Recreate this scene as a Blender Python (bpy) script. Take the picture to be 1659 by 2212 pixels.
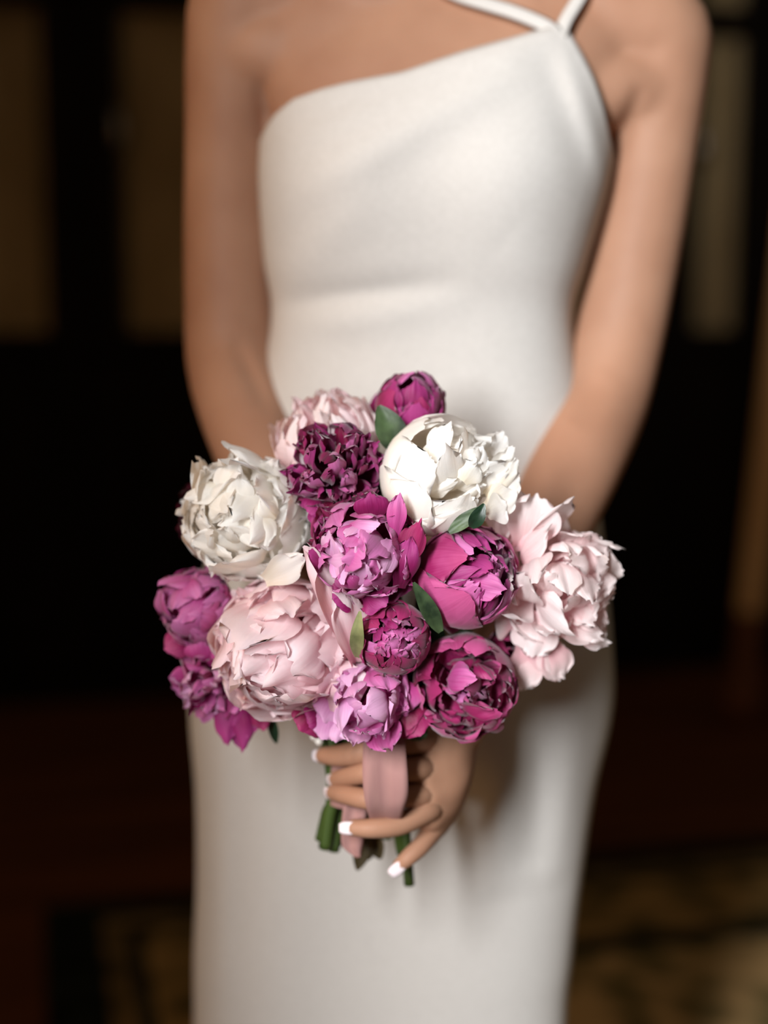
import bpy, bmesh, math, random
import numpy as np
from mathutils import Vector, Matrix, noise

for o in list(bpy.data.objects):
    bpy.data.objects.remove(o, do_unlink=True)
S = bpy.context.scene
COL = S.collection
pi = math.pi

# ------------------------------------------------------------------ camera
PITCH = math.radians(8.0)
CAM_Z = 1.10
FPX = 2212 * 50 / 36
cd = bpy.data.cameras.new('camera')
cam = bpy.data.objects.new('camera', cd)
COL.objects.link(cam)
cam.location = (0, 0, CAM_Z)
cam.rotation_euler = (pi / 2 - PITCH, 0, 0)
cd.sensor_fit = 'VERTICAL'
cd.sensor_height = 36
cd.sensor_width = 27
cd.lens = 50
cd.clip_start = 0.02
cd.dof.use_dof = True
cd.dof.focus_distance = 0.885
cd.dof.aperture_fstop = 1.8
S.camera = cam

# ------------------------------------------------------------------ world, lights, exposure
w = bpy.data.worlds.new('world')
S.world = w
w.use_nodes = True
w.node_tree.nodes['Background'].inputs[0].default_value = (1.0, 0.78, 0.55, 1)
w.node_tree.nodes['Background'].inputs[1].default_value = 0.11


def area(name, loc, target, size, size_y, power, color):
    d = bpy.data.lights.new(name, 'AREA')
    d.shape = 'RECTANGLE'
    d.size, d.size_y = size, size_y
    d.energy = power
    d.color = color
    o = bpy.data.objects.new(name, d)
    COL.objects.link(o)
    o.location = loc
    o.rotation_euler = (Vector(target) - Vector(loc)).to_track_quat('-Z', 'Y').to_euler()
    return o


# daylight from the front left, cut by the added blocker, and the warm room lamp to the left
area('window_light', (-0.80, -1.20, 1.78), (0.02, 1.05, 0.95), 0.25, 1.3, 121, (0.97, 0.985, 1.0))
area('lamp_light', (-1.3, 0.45, 1.55), (-0.1, 1.1, 1.0), 0.4, 0.5, 6.0, (1.0, 0.50, 0.15))
S.view_settings.view_transform = 'Standard'
S.view_settings.look = 'None'
S.view_settings.exposure = 0.0
S.view_settings.gamma = 1.0
S.view_settings.use_curve_mapping = False
S.cycles.diffuse_bounces = 8
S.cycles.transmission_bounces = 8

CP, SP = math.cos(PITCH), math.sin(PITCH)


def at(px, py, Y):
    """point of the place seen at photo position (px, py) at distance Y from the camera"""
    u, v = (px - 829.5) / FPX, (1106 - py) / FPX
    t = Y / (CP + v * SP)
    return Vector((u * t, Y, CAM_Z + t * (-SP + v * CP)))


# ------------------------------------------------------------------ materials
def lin(c):
    return tuple(((x / 255) / 12.92 if x / 255 <= .04045 else ((x / 255 + .055) / 1.055) ** 2.4) for x in c) + (1,)


def new_mat(name):
    m = bpy.data.materials.new(name)
    m.use_nodes = True
    nt = m.node_tree
    return m, nt, nt.nodes, nt.links, nt.nodes['Principled BSDF']


def simple_mat(name, c1, c2, scale=20, rough=.6, bump=0.0, stretch=(1, 1, 1), spec=.5, detail=4, contrast=(0.35, 0.65)):
    m, nt, N, L, b = new_mat(name)
    tc = N.new('ShaderNodeTexCoord')
    mp = N.new('ShaderNodeMapping')
    mp.inputs['Scale'].default_value = stretch
    nz = N.new('ShaderNodeTexNoise')
    nz.inputs['Scale'].default_value = scale
    nz.inputs['Detail'].default_value = detail
    cr = N.new('ShaderNodeValToRGB')
    cr.color_ramp.elements[0].position, cr.color_ramp.elements[1].position = contrast
    cr.color_ramp.elements[0].color = lin(c1)
    cr.color_ramp.elements[1].color = lin(c2)
    L.new(tc.outputs['Object'], mp.inputs[0])
    L.new(mp.outputs[0], nz.inputs['Vector'])
    L.new(nz.outputs[0], cr.inputs[0])
    L.new(cr.outputs[0], b.inputs['Base Color'])
    b.inputs['Roughness'].default_value = rough
    b.inputs['Specular IOR Level'].default_value = spec
    if bump:
        bp = N.new('ShaderNodeBump')
        bp.inputs['Strength'].default_value = bump
        bp.inputs['Distance'].default_value = .002
        L.new(nz.outputs[0], bp.inputs['Height'])
        L.new(bp.outputs[0], b.inputs['Normal'])
    return m


def petal_mat(name, base, mid, tip, transl=.3, rough=.55, vein=.25, sheen=.15, spread=.18):
    """petal: colour runs from claw to edge along the UV, fine lengthwise veins, each petal a little different"""
    m, nt, N, L, b = new_mat(name)
    uv = N.new('ShaderNodeUVMap')
    sep = N.new('ShaderNodeSeparateXYZ')
    L.new(uv.outputs[0], sep.inputs[0])
    oi = N.new('ShaderNodeObjectInfo')
    mp = N.new('ShaderNodeMapping')
    mp.inputs['Scale'].default_value = (26, 2.2, 1)
    L.new(uv.outputs[0], mp.inputs[0])
    off = N.new('ShaderNodeVectorMath')
    off.operation = 'ADD'
    rnd = N.new('ShaderNodeMath')
    rnd.operation = 'MULTIPLY'
    rnd.inputs[1].default_value = 57.0
    L.new(oi.outputs['Random'], rnd.inputs[0])
    L.new(mp.outputs[0], off.inputs[0])
    L.new(rnd.outputs[0], off.inputs[1])
    nz = N.new('ShaderNodeTexNoise')
    nz.inputs['Scale'].default_value = 1.0
    nz.inputs['Detail'].default_value = 3
    L.new(off.outputs[0], nz.inputs['Vector'])
    big = N.new('ShaderNodeTexNoise')
    big.inputs['Scale'].default_value = 45
    big.inputs['Detail'].default_value = 2
    tc = N.new('ShaderNodeTexCoord')
    L.new(tc.outputs['Object'], big.inputs['Vector'])

    def math_(op, a, bb):
        n = N.new('ShaderNodeMath')
        n.operation = op
        for k, x in enumerate((a, bb)):
            if isinstance(x, (int, float)):
                n.inputs[k].default_value = x
            else:
                L.new(x, n.inputs[k])
        return n.outputs[0]
    f = math_('ADD', sep.outputs['Y'], math_('MULTIPLY', math_('SUBTRACT', nz.outputs[0], .5), vein * 1.6))
    f = math_('ADD', f, math_('MULTIPLY', math_('SUBTRACT', big.outputs[0], .5), .7))
    f = math_('ADD', f, math_('MULTIPLY', math_('SUBTRACT', oi.outputs['Random'], .5), spread * 2))
    cr = N.new('ShaderNodeValToRGB')
    e = cr.color_ramp.elements
    e[0].position, e[1].position = .05, .95
    e[0].color, e[1].color = lin(base), lin(tip)
    k = e.new(.5)
    k.color = lin(mid)
    L.new(f, cr.inputs[0])
    L.new(cr.outputs[0], b.inputs['Base Color'])
    b.inputs['Roughness'].default_value = rough
    b.inputs['Specular IOR Level'].default_value = .3
    b.inputs['Sheen Weight'].default_value = sheen
    b.inputs['Sheen Roughness'].default_value = .4
    bp = N.new('ShaderNodeBump')
    bp.inputs['Strength'].default_value = .22
    bp.inputs['Distance'].default_value = .0012
    L.new(nz.outputs[0], bp.inputs['Height'])
    L.new(bp.outputs[0], b.inputs['Normal'])
    tr = N.new('ShaderNodeBsdfTranslucent')
    L.new(cr.outputs[0], tr.inputs[0])
    mx = N.new('ShaderNodeMixShader')
    mx.inputs[0].default_value = transl
    L.new(b.outputs[0], mx.inputs[1])
    L.new(tr.outputs[0], mx.inputs[2])
    L.new(mx.outputs[0], N['Material Output'].inputs[0])
    return m


M = {}
M['ivory'] = petal_mat('ivory_petal', (245, 235, 216), (251, 247, 240), (253, 251, 248), .5)
M['blush'] = petal_mat('blush_petal', (238, 183, 193), (247, 213, 218), (251, 233, 236), .45)
M['shell'] = petal_mat('shell_pink_petal', (234, 186, 192), (245, 220, 220), (250, 238, 237), .45)
M['magenta'] = petal_mat('magenta_petal', (88, 2, 48), (130, 18, 82), (166, 58, 124), .22, sheen=.3)
M['orchid'] = petal_mat('orchid_petal', (152, 30, 100), (186, 74, 140), (208, 122, 178), .24, sheen=.3)
M['crimson'] = petal_mat('crimson_petal', (74, 0, 32), (118, 6, 58), (158, 44, 98), .22, sheen=.3)
M['rose'] = petal_mat('rose_petal', (112, 4, 58), (154, 32, 92), (198, 88, 142), .24, sheen=.3)
M['lilac'] = petal_mat('lilac_petal', (190, 90, 150), (212, 140, 190), (230, 178, 214), .28, sheen=.3)
M['maroon'] = petal_mat('maroon_petal', (40, 0, 10), (62, 2, 20), (84, 8, 34), .12, sheen=.1)
M['leaf'] = simple_mat('leaf_green', (30, 46, 28), (72, 92, 58), 60, .5, .1)
M['leaf_dark'] = simple_mat('leaf_dark_green', (18, 40, 26), (34, 60, 38), 60, .4, .1)
M['leaf_olive'] = simple_mat('leaf_olive', (92, 96, 58), (136, 138, 92), 60, .6, .1)
M['stem'] = simple_mat('stem_green', (40, 56, 20), (70, 90, 36), 40, .5, .1, (1, 1, .2))
M['stem_brown'] = simple_mat('stem_brown', (46, 36, 18), (74, 62, 30), 40, .6, .1)
M['ribbon'] = simple_mat('ribbon_satin', (156, 116, 112), (164, 124, 118), 120, .75, .05, (1, 1, .1), spec=.15)
M['nail'] = simple_mat('nail_polish', (236, 222, 226), (240, 228, 232), 30, .25)
M['pearl'] = simple_mat('pearl', (220, 215, 205), (235, 230, 225), 30, .15)
M['dress'] = simple_mat('dress_crepe', (199, 195, 190), (204, 200, 195), 260, .75, .04, spec=.15)
M['wood'] = simple_mat('dark_wood', (13, 9, 5), (22, 14, 8), 14, .6, .05, (1, 1, .12), spec=.08)
M['wall'] = simple_mat('dark_wall', (24, 19, 13), (30, 24, 17), 6, .8)
M['curtain'] = simple_mat('tan_curtain', (165, 136, 96), (206, 178, 138), 7, .9, .1, (1, 1, .4), contrast=(.3, .7))
M['metal'] = simple_mat('worn_metal', (150, 140, 130), (190, 180, 170), 30, .3)
M['metal'].node_tree.nodes['Principled BSDF'].inputs['Metallic'].default_value = 1
M['post'] = simple_mat('tan_post', (206, 160, 106), (226, 184, 132), 8, .6, .05, (1, 1, .2))
M['post_brown'] = simple_mat('brown_post_foot', (96, 52, 24), (112, 62, 30), 8, .6)
M['floorboard'] = simple_mat('floorboard', (62, 32, 14), (92, 50, 24), 5, .6, .1, (.25, 3, 1), spec=.15)

# skin
sk, nt, N, L, b = new_mat('tan_skin')
tc = N.new('ShaderNodeTexCoord')
nz = N.new('ShaderNodeTexNoise')
nz.inputs['Scale'].default_value = 14
nz.inputs['Detail'].default_value = 5
cr = N.new('ShaderNodeValToRGB')
cr.color_ramp.elements[0].position, cr.color_ramp.elements[1].position = .3, .7
cr.color_ramp.elements[0].color = lin((160, 117, 93))
cr.color_ramp.elements[1].color = lin((174, 132, 107))
L.new(tc.outputs['Object'], nz.inputs['Vector'])
L.new(nz.outputs[0], cr.inputs[0])
L.new(cr.outputs[0], b.inputs['Base Color'])
b.inputs['Roughness'].default_value = .6
b.inputs['Specular IOR Level'].default_value = .3
b.inputs['Subsurface Weight'].default_value = .12
b.inputs['Subsurface Radius'].default_value = (1, .35, .2)
b.inputs['Subsurface Scale'].default_value = .008
M['skin'] = sk

# glass
g, nt, N, L, b = new_mat('cabinet_glass')
N.remove(b)
gl = N.new('ShaderNodeBsdfGlossy')
gl.inputs['Roughness'].default_value = .42
tr = N.new('ShaderNodeBsdfTransparent')
tr.inputs[0].default_value = (.93, .94, .92, 1)
fr = N.new('ShaderNodeFresnel')
fr.inputs[0].default_value = 1.25
mx = N.new('ShaderNodeMixShader')
L.new(fr.outputs[0], mx.inputs[0])
L.new(tr.outputs[0], mx.inputs[1])
L.new(gl.outputs[0], mx.inputs[2])
L.new(mx.outputs[0], N['Material Output'].inputs[0])
M['glass'] = g

# rug: dark green border bands and a mottled floral band, laid out in the rug's own coordinates
rg, nt, N, L, b = new_mat('rug_weave')
tc = N.new('ShaderNodeTexCoord')
sep = N.new('ShaderNodeSeparateXYZ')
L.new(tc.outputs['UV'], sep.inputs[0])
mn = sep.outputs['X']
cr = N.new('ShaderNodeValToRGB')
cr.color_ramp.interpolation = 'CONSTANT'
stops = [(0, (20, 25, 17)), (.16, (110, 88, 54)), (.23, (26, 33, 24)), (.27, (142, 114, 70)),
         (.62, (24, 32, 22)), (.72, (180, 150, 104))]
e = cr.color_ramp.elements
e[0].position, e[0].color = 0, lin(stops[0][1])
e[1].position, e[1].color = stops[1][0], lin(stops[1][1])
for p_, c_ in stops[2:]:
    k = e.new(p_)
    k.color = lin(c_)
L.new(mn, cr.inputs[0])
vo = N.new('ShaderNodeTexVoronoi')
vo.inputs['Scale'].default_value = 11
L.new(tc.outputs['Object'], vo.inputs['Vector'])
nz = N.new('ShaderNodeTexNoise')
nz.inputs['Scale'].default_value = 13
nz.inputs['Detail'].default_value = 5
L.new(tc.outputs['Object'], nz.inputs['Vector'])
ad = N.new('ShaderNodeMath')
ad.operation = 'MULTIPLY'
L.new(vo.outputs['Distance'], ad.inputs[0])
L.new(nz.outputs[0], ad.inputs[1])
r2 = N.new('ShaderNodeValToRGB')
r2.color_ramp.elements[0].position, r2.color_ramp.elements[1].position = .12, .34
r2.color_ramp.elements[0].color = (.25, .3, .25, 1)
r2.color_ramp.elements[1].color = (1.0, 1.0, 1.0, 1)
L.new(ad.outputs[0], r2.inputs[0])
mu = N.new('ShaderNodeMixRGB')
mu.blend_type = 'MULTIPLY'
mu.inputs[0].default_value = 1
L.new(cr.outputs[0], mu.inputs[1])
L.new(r2.outputs[0], mu.inputs[2])
L.new(mu.outputs[0], b.inputs['Base Color'])
b.inputs['Roughness'].default_value = .95
b.inputs['Specular IOR Level'].default_value = .1
M['rug'] = rg


# ------------------------------------------------------------------ helpers
def link_mesh(name, verts, faces, mat, parent=None, uvs=None, smooth=True):
    me = bpy.data.meshes.new(name)
    me.from_pydata([tuple(v) for v in verts], [], faces)
    if uvs is not None:
        ul = me.uv_layers.new(name='UVMap')
        idx = np.zeros(len(me.loops), dtype=np.int32)
        me.loops.foreach_get('vertex_index', idx)
        ul.data.foreach_set('uv', np.asarray(uvs, dtype=np.float32)[idx].ravel())
    if smooth:
        me.polygons.foreach_set('use_smooth', [True] * len(me.polygons))
    me.update()
    o = bpy.data.objects.new(name, me)
    COL.objects.link(o)
    if mat:
        me.materials.append(M[mat] if isinstance(mat, str) else mat)
    if parent:
        o.parent = parent
    return o


def empty(name, loc=(0, 0, 0), rz=0):
    o = bpy.data.objects.new(name, None)
    COL.objects.link(o)
    o.empty_display_size = .02
    o.location = loc
    o.rotation_euler = (0, 0, rz)
    return o


def tag(o, label=None, cat=None, group=None, kind=None):
    if label: o['label'] = label
    if cat: o['category'] = cat
    if group: o['group'] = group
    if kind: o['kind'] = kind
    return o


def box_geo(x0, x1, y0, y1, z0, z1, bev=0.0):
    bm = bmesh.new()
    bmesh.ops.create_cube(bm, size=1)
    for v in bm.verts:
        v.co = Vector(((x0 + x1) / 2 + v.co.x * (x1 - x0), (y0 + y1) / 2 + v.co.y * (y1 - y0), (z0 + z1) / 2 + v.co.z * (z1 - z0)))
    if bev:
        bmesh.ops.bevel(bm, geom=list(bm.edges), offset=bev, segments=2, profile=.5, affect='EDGES')
    vs = [v.co.copy() for v in bm.verts]
    bm.verts.index_update()
    fs = [[v.index for v in f.verts] for f in bm.faces]
    bm.free()
    return vs, fs


def merge(*geos):
    V, F = [], []
    for v, f in geos:
        n = len(V)
        V += list(v)
        F += [[i + n for i in q] for q in f]
    return V, F


def spline(pts, per=6):
    """Catmull-Rom through tuples of any length"""
    P = [np.array(p, float) for p in pts]
    P = [2 * P[0] - P[1]] + P + [2 * P[-1] - P[-2]]
    out = []
    for i in range(1, len(P) - 2):
        for k in range(per):
            t = k / per
            a, b_, c, d = P[i - 1], P[i], P[i + 1], P[i + 2]
            out.append(.5 * ((2 * b_) + (c - a) * t + (2 * a - 5 * b_ + 4 * c - d) * t * t + (3 * b_ - a - 3 * c + d) * t ** 3))
    out.append(P[-2])
    return out


def tube_geo(pts, nseg=12, per=6, cap=True, flat=1.0, flat_dir=None):
    """tapered round-ended tube through (x, y, z, radius)"""
    C = spline(pts, per) if len(pts) > 2 else spline([pts[0], tuple((np.array(pts[0]) + np.array(pts[1])) / 2), pts[1]], per)
    if cap:
        d0 = C[0][:3] - C[1][:3]
        d1 = C[-1][:3] - C[-2][:3]
        d0 /= np.linalg.norm(d0)
        d1 /= np.linalg.norm(d1)
        pre, post = [], []
        for a in (85, 65, 42, 20):
            r0, r1 = C[0][3], C[-1][3]
            s, c = math.sin(math.radians(a)), math.cos(math.radians(a))
            pre.append(np.append(C[0][:3] + d0 * r0 * s, r0 * c))
            post.append(np.append(C[-1][:3] + d1 * r1 * s, r1 * c))
        C = pre + C + post[::-1]
    V, F = [], []
    up = np.array(flat_dir if flat_dir is not None else (0.03, 1, .05), float)
    for i, p in enumerate(C):
        a = C[max(0, i - 1)][:3]
        b_ = C[min(len(C) - 1, i + 1)][:3]
        t = b_ - a
        t /= np.linalg.norm(t) + 1e-12
        n1 = up - t * up.dot(t)
        n1 /= np.linalg.norm(n1) + 1e-12
        n2 = np.cross(t, n1)
        for k in range(nseg):
            an = 2 * pi * k / nseg
            V.append(Vector(p[:3] + p[3] * (n1 * math.cos(an) * flat + n2 * math.sin(an))))
    for i in range(len(C) - 1):
        for k in range(nseg):
            k2 = (k + 1) % nseg
            F.append([i * nseg + k, i * nseg + k2, (i + 1) * nseg + k2, (i + 1) * nseg + k])
    F.append(list(range(nseg))[::-1])
    F.append([(len(C) - 1) * nseg + k for k in range(nseg)])
    return V, F


def remesh(V, F, voxel, smooth_it, name='tmp'):
    me = bpy.data.meshes.new(name)
    me.from_pydata([tuple(v) for v in V], [], F)
    o = bpy.data.objects.new(name, me)
    COL.objects.link(o)
    r = o.modifiers.new('r', 'REMESH')
    r.mode = 'VOXEL'
    r.voxel_size = voxel
    if smooth_it:
        s = o.modifiers.new('s', 'SMOOTH')
        s.factor = .5
        s.iterations = smooth_it
    dg = bpy.context.evaluated_depsgraph_get()
    ev = o.evaluated_get(dg)
    m2 = ev.to_mesh()
    vs = [v.co.copy() for v in m2.vertices]
    fs = [list(p.vertices) for p in m2.polygons]
    ev.to_mesh_clear()
    bpy.data.objects.remove(o, do_unlink=True)
    bpy.data.meshes.remove(me)
    return vs, fs


def smst(x):
    x = max(0.0, min(1.0, x))
    return x * x * (3 - 2 * x)


# ------------------------------------------------------------------ the room (turned 12 degrees to the view)
RZ = math.radians(12)
RO = Vector((-1.06, 3.88, 0))          # a point on the cabinet's foot line


def room(o):
    o.location = RO
    o.rotation_euler = (0, 0, RZ)
    return o


# floor of long boards: parallel to the cabinet
floor = empty('floor')
tag(floor, kind='structure')
room(floor)
rr = random.Random(3)
v0, f0 = box_geo(-6, 9, -7.0, .8, -.06, -.012)
link_mesh('subfloor', v0, f0, 'floorboard', floor, smooth=False)
yb = .6
bw = .14
nb = 0
while yb > -2.35:
    x = -2.4 - rr.random()
    while x < 4.6:
        ln = rr.uniform(1.3, 2.1)
        z = -.001 - rr.random() * .0015
        v, f = box_geo(x + .0015, min(x + ln, 4.7) - .0015, yb - bw + .0015, yb - .0015, -.012, z)
        link_mesh('floorboard', v, f, 'floorboard', floor, smooth=False)
        x += ln
    yb -= bw
v, f = box_geo(-6, 9, .62, .74, 0, 3.2)
tag(room(link_mesh('wall_back', v, f, 'wall', smooth=False)), kind='structure')

# unseen wall added behind the camera; its left edge shades the left arm
v, f = merge(box_geo(-3.0, -.486, -.22, -.12, 0, 2.9), box_geo(1.1, 3.0, -.22, -.12, 0, 2.9), box_geo(-.486, 1.1, -.22, -.12, 2.35, 2.9))
tag(link_mesh('light_blocker_front', v, f, 'wall', smooth=False), kind='structure')

# glazed cabinet wall
cab = empty('glazed_cabinet')
room(cab)
tag(cab, 'dark wooden cabinet wall with tan curtained glass doors behind the woman', 'cabinet')
cz = 2.75
cx0, cx1 = -1.25, 3.9
link_mesh('carcass', *merge(box_geo(cx0, cx1, .52, .6, 0, cz), box_geo(cx0, cx1, .05, .52, cz - .04, cz), box_geo(cx0, cx0 + .03, .05, .52, 0, cz),
                            box_geo(cx1 - .03, cx1, .05, .52, 0, cz), box_geo(cx0 + .03, cx1 - .03, .06, .5, .97, 1.0)), 'wood', cab, smooth=False)
link_mesh('plinth', *box_geo(cx0, cx1, .02, .5, 0, .1, .004), 'wood', cab, smooth=False)
# door column boundaries along the wall, measured at the panes seen in the photo
rows = [(1.045, 1.905), (1.985, 2.62)]
panes = [(-.62, .148), (.352, .80), (.96, 1.40), (1.56, 1.86), (2.03, 2.19), (2.46, 2.95), (3.11, 3.60)]
edges = [cx0] + [(panes[i][1] + panes[i + 1][0]) / 2 for i in range(len(panes) - 1)] + [cx1]
for i, (a, b_) in enumerate(panes):
    e0, e1 = edges[i] + .004, edges[i + 1] - .004
    for (z0, z1), (d0, d1) in zip(rows, ((.985, 1.94), (1.95, 2.70))):
        geos = [box_geo(e0, a, 0, .04, d0, d1, .004), box_geo(b_, e1, 0, .04, d0, d1, .004),
                box_geo(a, b_, .002, .038, d0, z0, .004), box_geo(a, b_, .002, .038, z1, d1, .004)]
        d = link_mesh('door', *merge(*geos), 'wood', cab, smooth=False)
        link_mesh('pane', *box_geo(a - .003, b_ + .003, .016, .02, z0 - .003, z1 + .003), 'glass', d, smooth=False)
        # gathered curtain behind the glass
        n = max(8, int((b_ - a) / .012))
        V, F = [], []
        for k in range(n + 1):
            xx = a - .01 + (b_ - a + .02) * k / n
            yy = .075 + .012 * math.sin(k * 1.15 + i) + .006 * math.sin(k * .37 + 2 * i)
            V += [Vector((xx, yy, z0 - .02)), Vector((xx, yy, z1 + .02))]
        for k in range(n):
            F.append([2 * k, 2 * k + 2, 2 * k + 3, 2 * k + 1])
        link_mesh('curtain', V, F, 'curtain', d)
        if z0 < 1.5 and i in (1, 4):
            hx = a - .012
            link_mesh('handle', *tube_geo([(hx, -.004, 1.53, .007), (hx + .004, -.035, 1.555, .010), (hx + .008, -.04, 1.585, .011), (hx + .004, -.035, 1.615, .010), (hx, -.004, 1.64, .007)], 10), 'metal', d)
    # lower solid door with a raised panel
    d = link_mesh('door', *box_geo(e0, e1, 0, .04, .11, .975, .004), 'wood', cab, smooth=False)
    link_mesh('panel', *box_geo(e0 + .09, e1 - .09, -.010, .004, .2, .88, .008), 'wood', d, smooth=False)

# leaning tan post with a brown foot at the right
post = empty('post')
tag(post, 'slender tan post with dark brown foot leaning by the cabinet at right', 'post')
p1, p0, pm = at(1688, 760, 3.75), at(1604, 1452, 3.75), at(1619, 1318, 3.75)
p0.z = .001
top = p1 + (p1 - pm) * .9
link_mesh('shaft', *tube_geo([(*pm, .033), (*((pm + p1) / 2), .036), (*p1, .04), (*top, .042)], 14), 'post', post)
link_mesh('foot', *tube_geo([(p0.x, p0.y, .045, .044), (*((pm + p0) / 2), .038), (pm.x, pm.y, pm.z - .01, .034)], 14), 'post_brown', post)

# rug
rug_c = Vector((-.6345, 2.525, 0))
RA = math.radians(13.8)
rug = empty('rug', rug_c, RA)
tag(rug, 'dark green and tan patterned rug under the woman on the floorboards', 'rug')
RL, RW = 2.9, 2.2
V, F, UV = [], [], []
nx, ny = 58, 44
for j in range(ny + 1):
    for i in range(nx + 1):
        x, y = RL * i / nx, -RW * j / ny
        d = min(x, RL - x, -y, RW + y)
        V.append(Vector((x, y, .009 * min(1, .35 + d / .03) + .0012 * noise.noise((x * 3, y * 3, 1)))))
        UV.append((min(d / .62, 1), 0))
for j in range(ny):
    for i in range(nx):
        a = j * (nx + 1) + i
        F.append([a, a + 1 + nx, a + 2 + nx, a + 1][::-1])
link_mesh('pile', V, F, 'rug', rug, UV)
# ------------------------------------------------------------------ the woman
YB = 1.185
#        photo row, left edge, right edge, front depth, back depth
ROWS = [(-330, 860, 1050, .050, .055), (-230, 855, 1055, .048, .055), (-130, 800, 1110, .046, .065), (-70, 660, 1250, .046, .08),
        (0, 505, 1420, .052, .085), (100, 520, 1395, .072, .09),
        (200, 550, 1350, .088, .09), (290, 570, 1322, .096, .09), (400, 569, 1304, .098, .085), (560, 580, 1258, .088, .075), (660, 596, 1228, .080, .07),
        (760, 584, 1230, .082, .07), (900, 535, 1255, .090, .08), (1150, 468, 1290, .096, .10), (1420, 424, 1313, .094, .11), (1540, 420, 1309, .090, .11),
        (1700, 432, 1273, .084, .10), (1900, 434, 1244, .080, .085), (2050, 428, 1227, .078, .08), (2212, 428, 1213, .076, .08), (2700, 425, 1210, .075, .08), (3600, 420, 1215, .078, .085)]
RT = []
for py, a, b_, bf, bb in ROWS:
    A, B = at(a, py, YB), at(b_, py, YB)
    RT.append((A.z, (A.x + B.x) / 2, (B.x - A.x) / 2, bf, bb))
RT = spline(RT, 8)[::-1]
RTZ = [r[0] for r in RT]


def torso_row(z):
    return [np.interp(z, RTZ, [r[k] for r in RT]) for k in range(1, 5)]


_rows_np = np.array(RT)


def row(z):
    return [float(np.interp(z, _rows_np[:, 0], _rows_np[:, k])) for k in range(1, 5)]


def crease(x, z, x0, z0, x1, z1, width, amp):
    """soft fold line: signed push along a segment in the dress front"""
    dx, dz = x1 - x0, z1 - z0
    L2 = dx * dx + dz * dz
    t = ((x - x0) * dx + (z - z0) * dz) / L2
    tt = max(0, min(1, t))
    px, pz = x0 + dx * tt, z0 + dz * tt
    d = ((x - px) * (-dz) + (z - pz) * dx) / math.sqrt(L2)
    d2 = (x - px) ** 2 + (z - pz) ** 2
    return amp * math.exp(-d2 / (2 * width * width)) * math.sin(pi * max(.03, min(.97, .5 + (t - .5) * .85))) ** 1.3 * (1 if 0 < t < 1 else .3)


def P2(px, py, Y=1.09):
    p = at(px, py, Y)
    return p.x, p.z


BUST = [(P2(745, 400), .012), (P2(1105, 400), .013)]
FOLDS = [(P2(1200, 70), P2(600, 300), .0075, .0042), (P2(1230, 80), P2(560, 470), .012, .0040), (P2(1080, 130), P2(600, 280), .006, -.0034),
         (P2(540, 668), P2(1000, 610), .008, -.0042), (P2(540, 720), P2(1000, 640), .012, .0030), (P2(1100, 520), P2(1300, 690), .020, .0018),
         (P2(560, 640), P2(820, 400), .013, .0018), (P2(1205, 70), P2(1325, 400), .006, .0018), (P2(1170, 90), P2(1290, 440), .010, -.0014),
         (P2(560, 680), P2(820, 780), .012, -.0016), (P2(1130, 1420), P2(1080, 1950), .017, .0055), (P2(1190, 1400), P2(1165, 1900), .018, -.0055),
         (P2(1245, 1420), P2(1210, 1950), .014, .004), (P2(470, 1450), P2(462, 2400), .010, .003), (P2(610, 1500), P2(560, 2400), .03, .003)]
FOLDS = [(a_, b_, w_, m_ * 1.7) for a_, b_, w_, m_ in FOLDS]


def surf(th, z, off=0.0, folds=False):
    """torso surface; th = 0 right side (photo), -pi/2 front"""
    xc, a, bf, bb = row(z)
    c, s = math.cos(th), math.sin(th)
    n = 2.0 / 2.35
    x = xc + (a + off) * math.copysign(abs(c) ** n, c)
    d = bf if s < 0 else bb
    y = YB + (d + off) * math.copysign(abs(s) ** n, s)
    if s < 0:
        k = min(1, -s * 1.6)
        for (bx, bz), amp in BUST:
            y -= k * amp * math.exp(-((x - bx) ** 2 / (2 * .045 ** 2) + (z - bz) ** 2 / (2 * .042 ** 2)))
        if folds:
            for (q0, q1, wd, am) in FOLDS:
                y -= k * crease(x, z, q0[0], q0[1], q1[0], q1[1], wd, am)
    return Vector((x, y, z))


def front_y(x, z, off=0.0):
    xc, a, bf, bb = row(z)
    c = max(-1, min(1, (x - xc) / (a + off)))
    c2 = math.copysign(abs(c) ** (2.35 / 2), c)
    return surf(-math.acos(c2), z, off).y


def on_front(px, py, off=0.0):
    Y = 1.1
    for _ in range(12):
        p = at(px, py, Y)
        Y = .5 * Y + .5 * front_y(p.x, p.z, off)
    return at(px, py, Y)


# --- body
nth = 48
Vt, Ft = [], []
zs = np.linspace(.03, at(900, -330, YB).z, 90)
for z in zs:
    for k in range(nth):
        Vt.append(surf(2 * pi * k / nth, z, -.007))
for j in range(len(zs) - 1):
    for k in range(nth):
        k2 = (k + 1) % nth
        Ft.append([j * nth + k, j * nth + k2, (j + 1) * nth + k2, (j + 1) * nth + k])
Ft.append(list(range(nth))[::-1])
Ft.append([(len(zs) - 1) * nth + k for k in range(nth)])


def A(px, py, Y, r):
    return (*at(px, py, Y), r)


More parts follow.
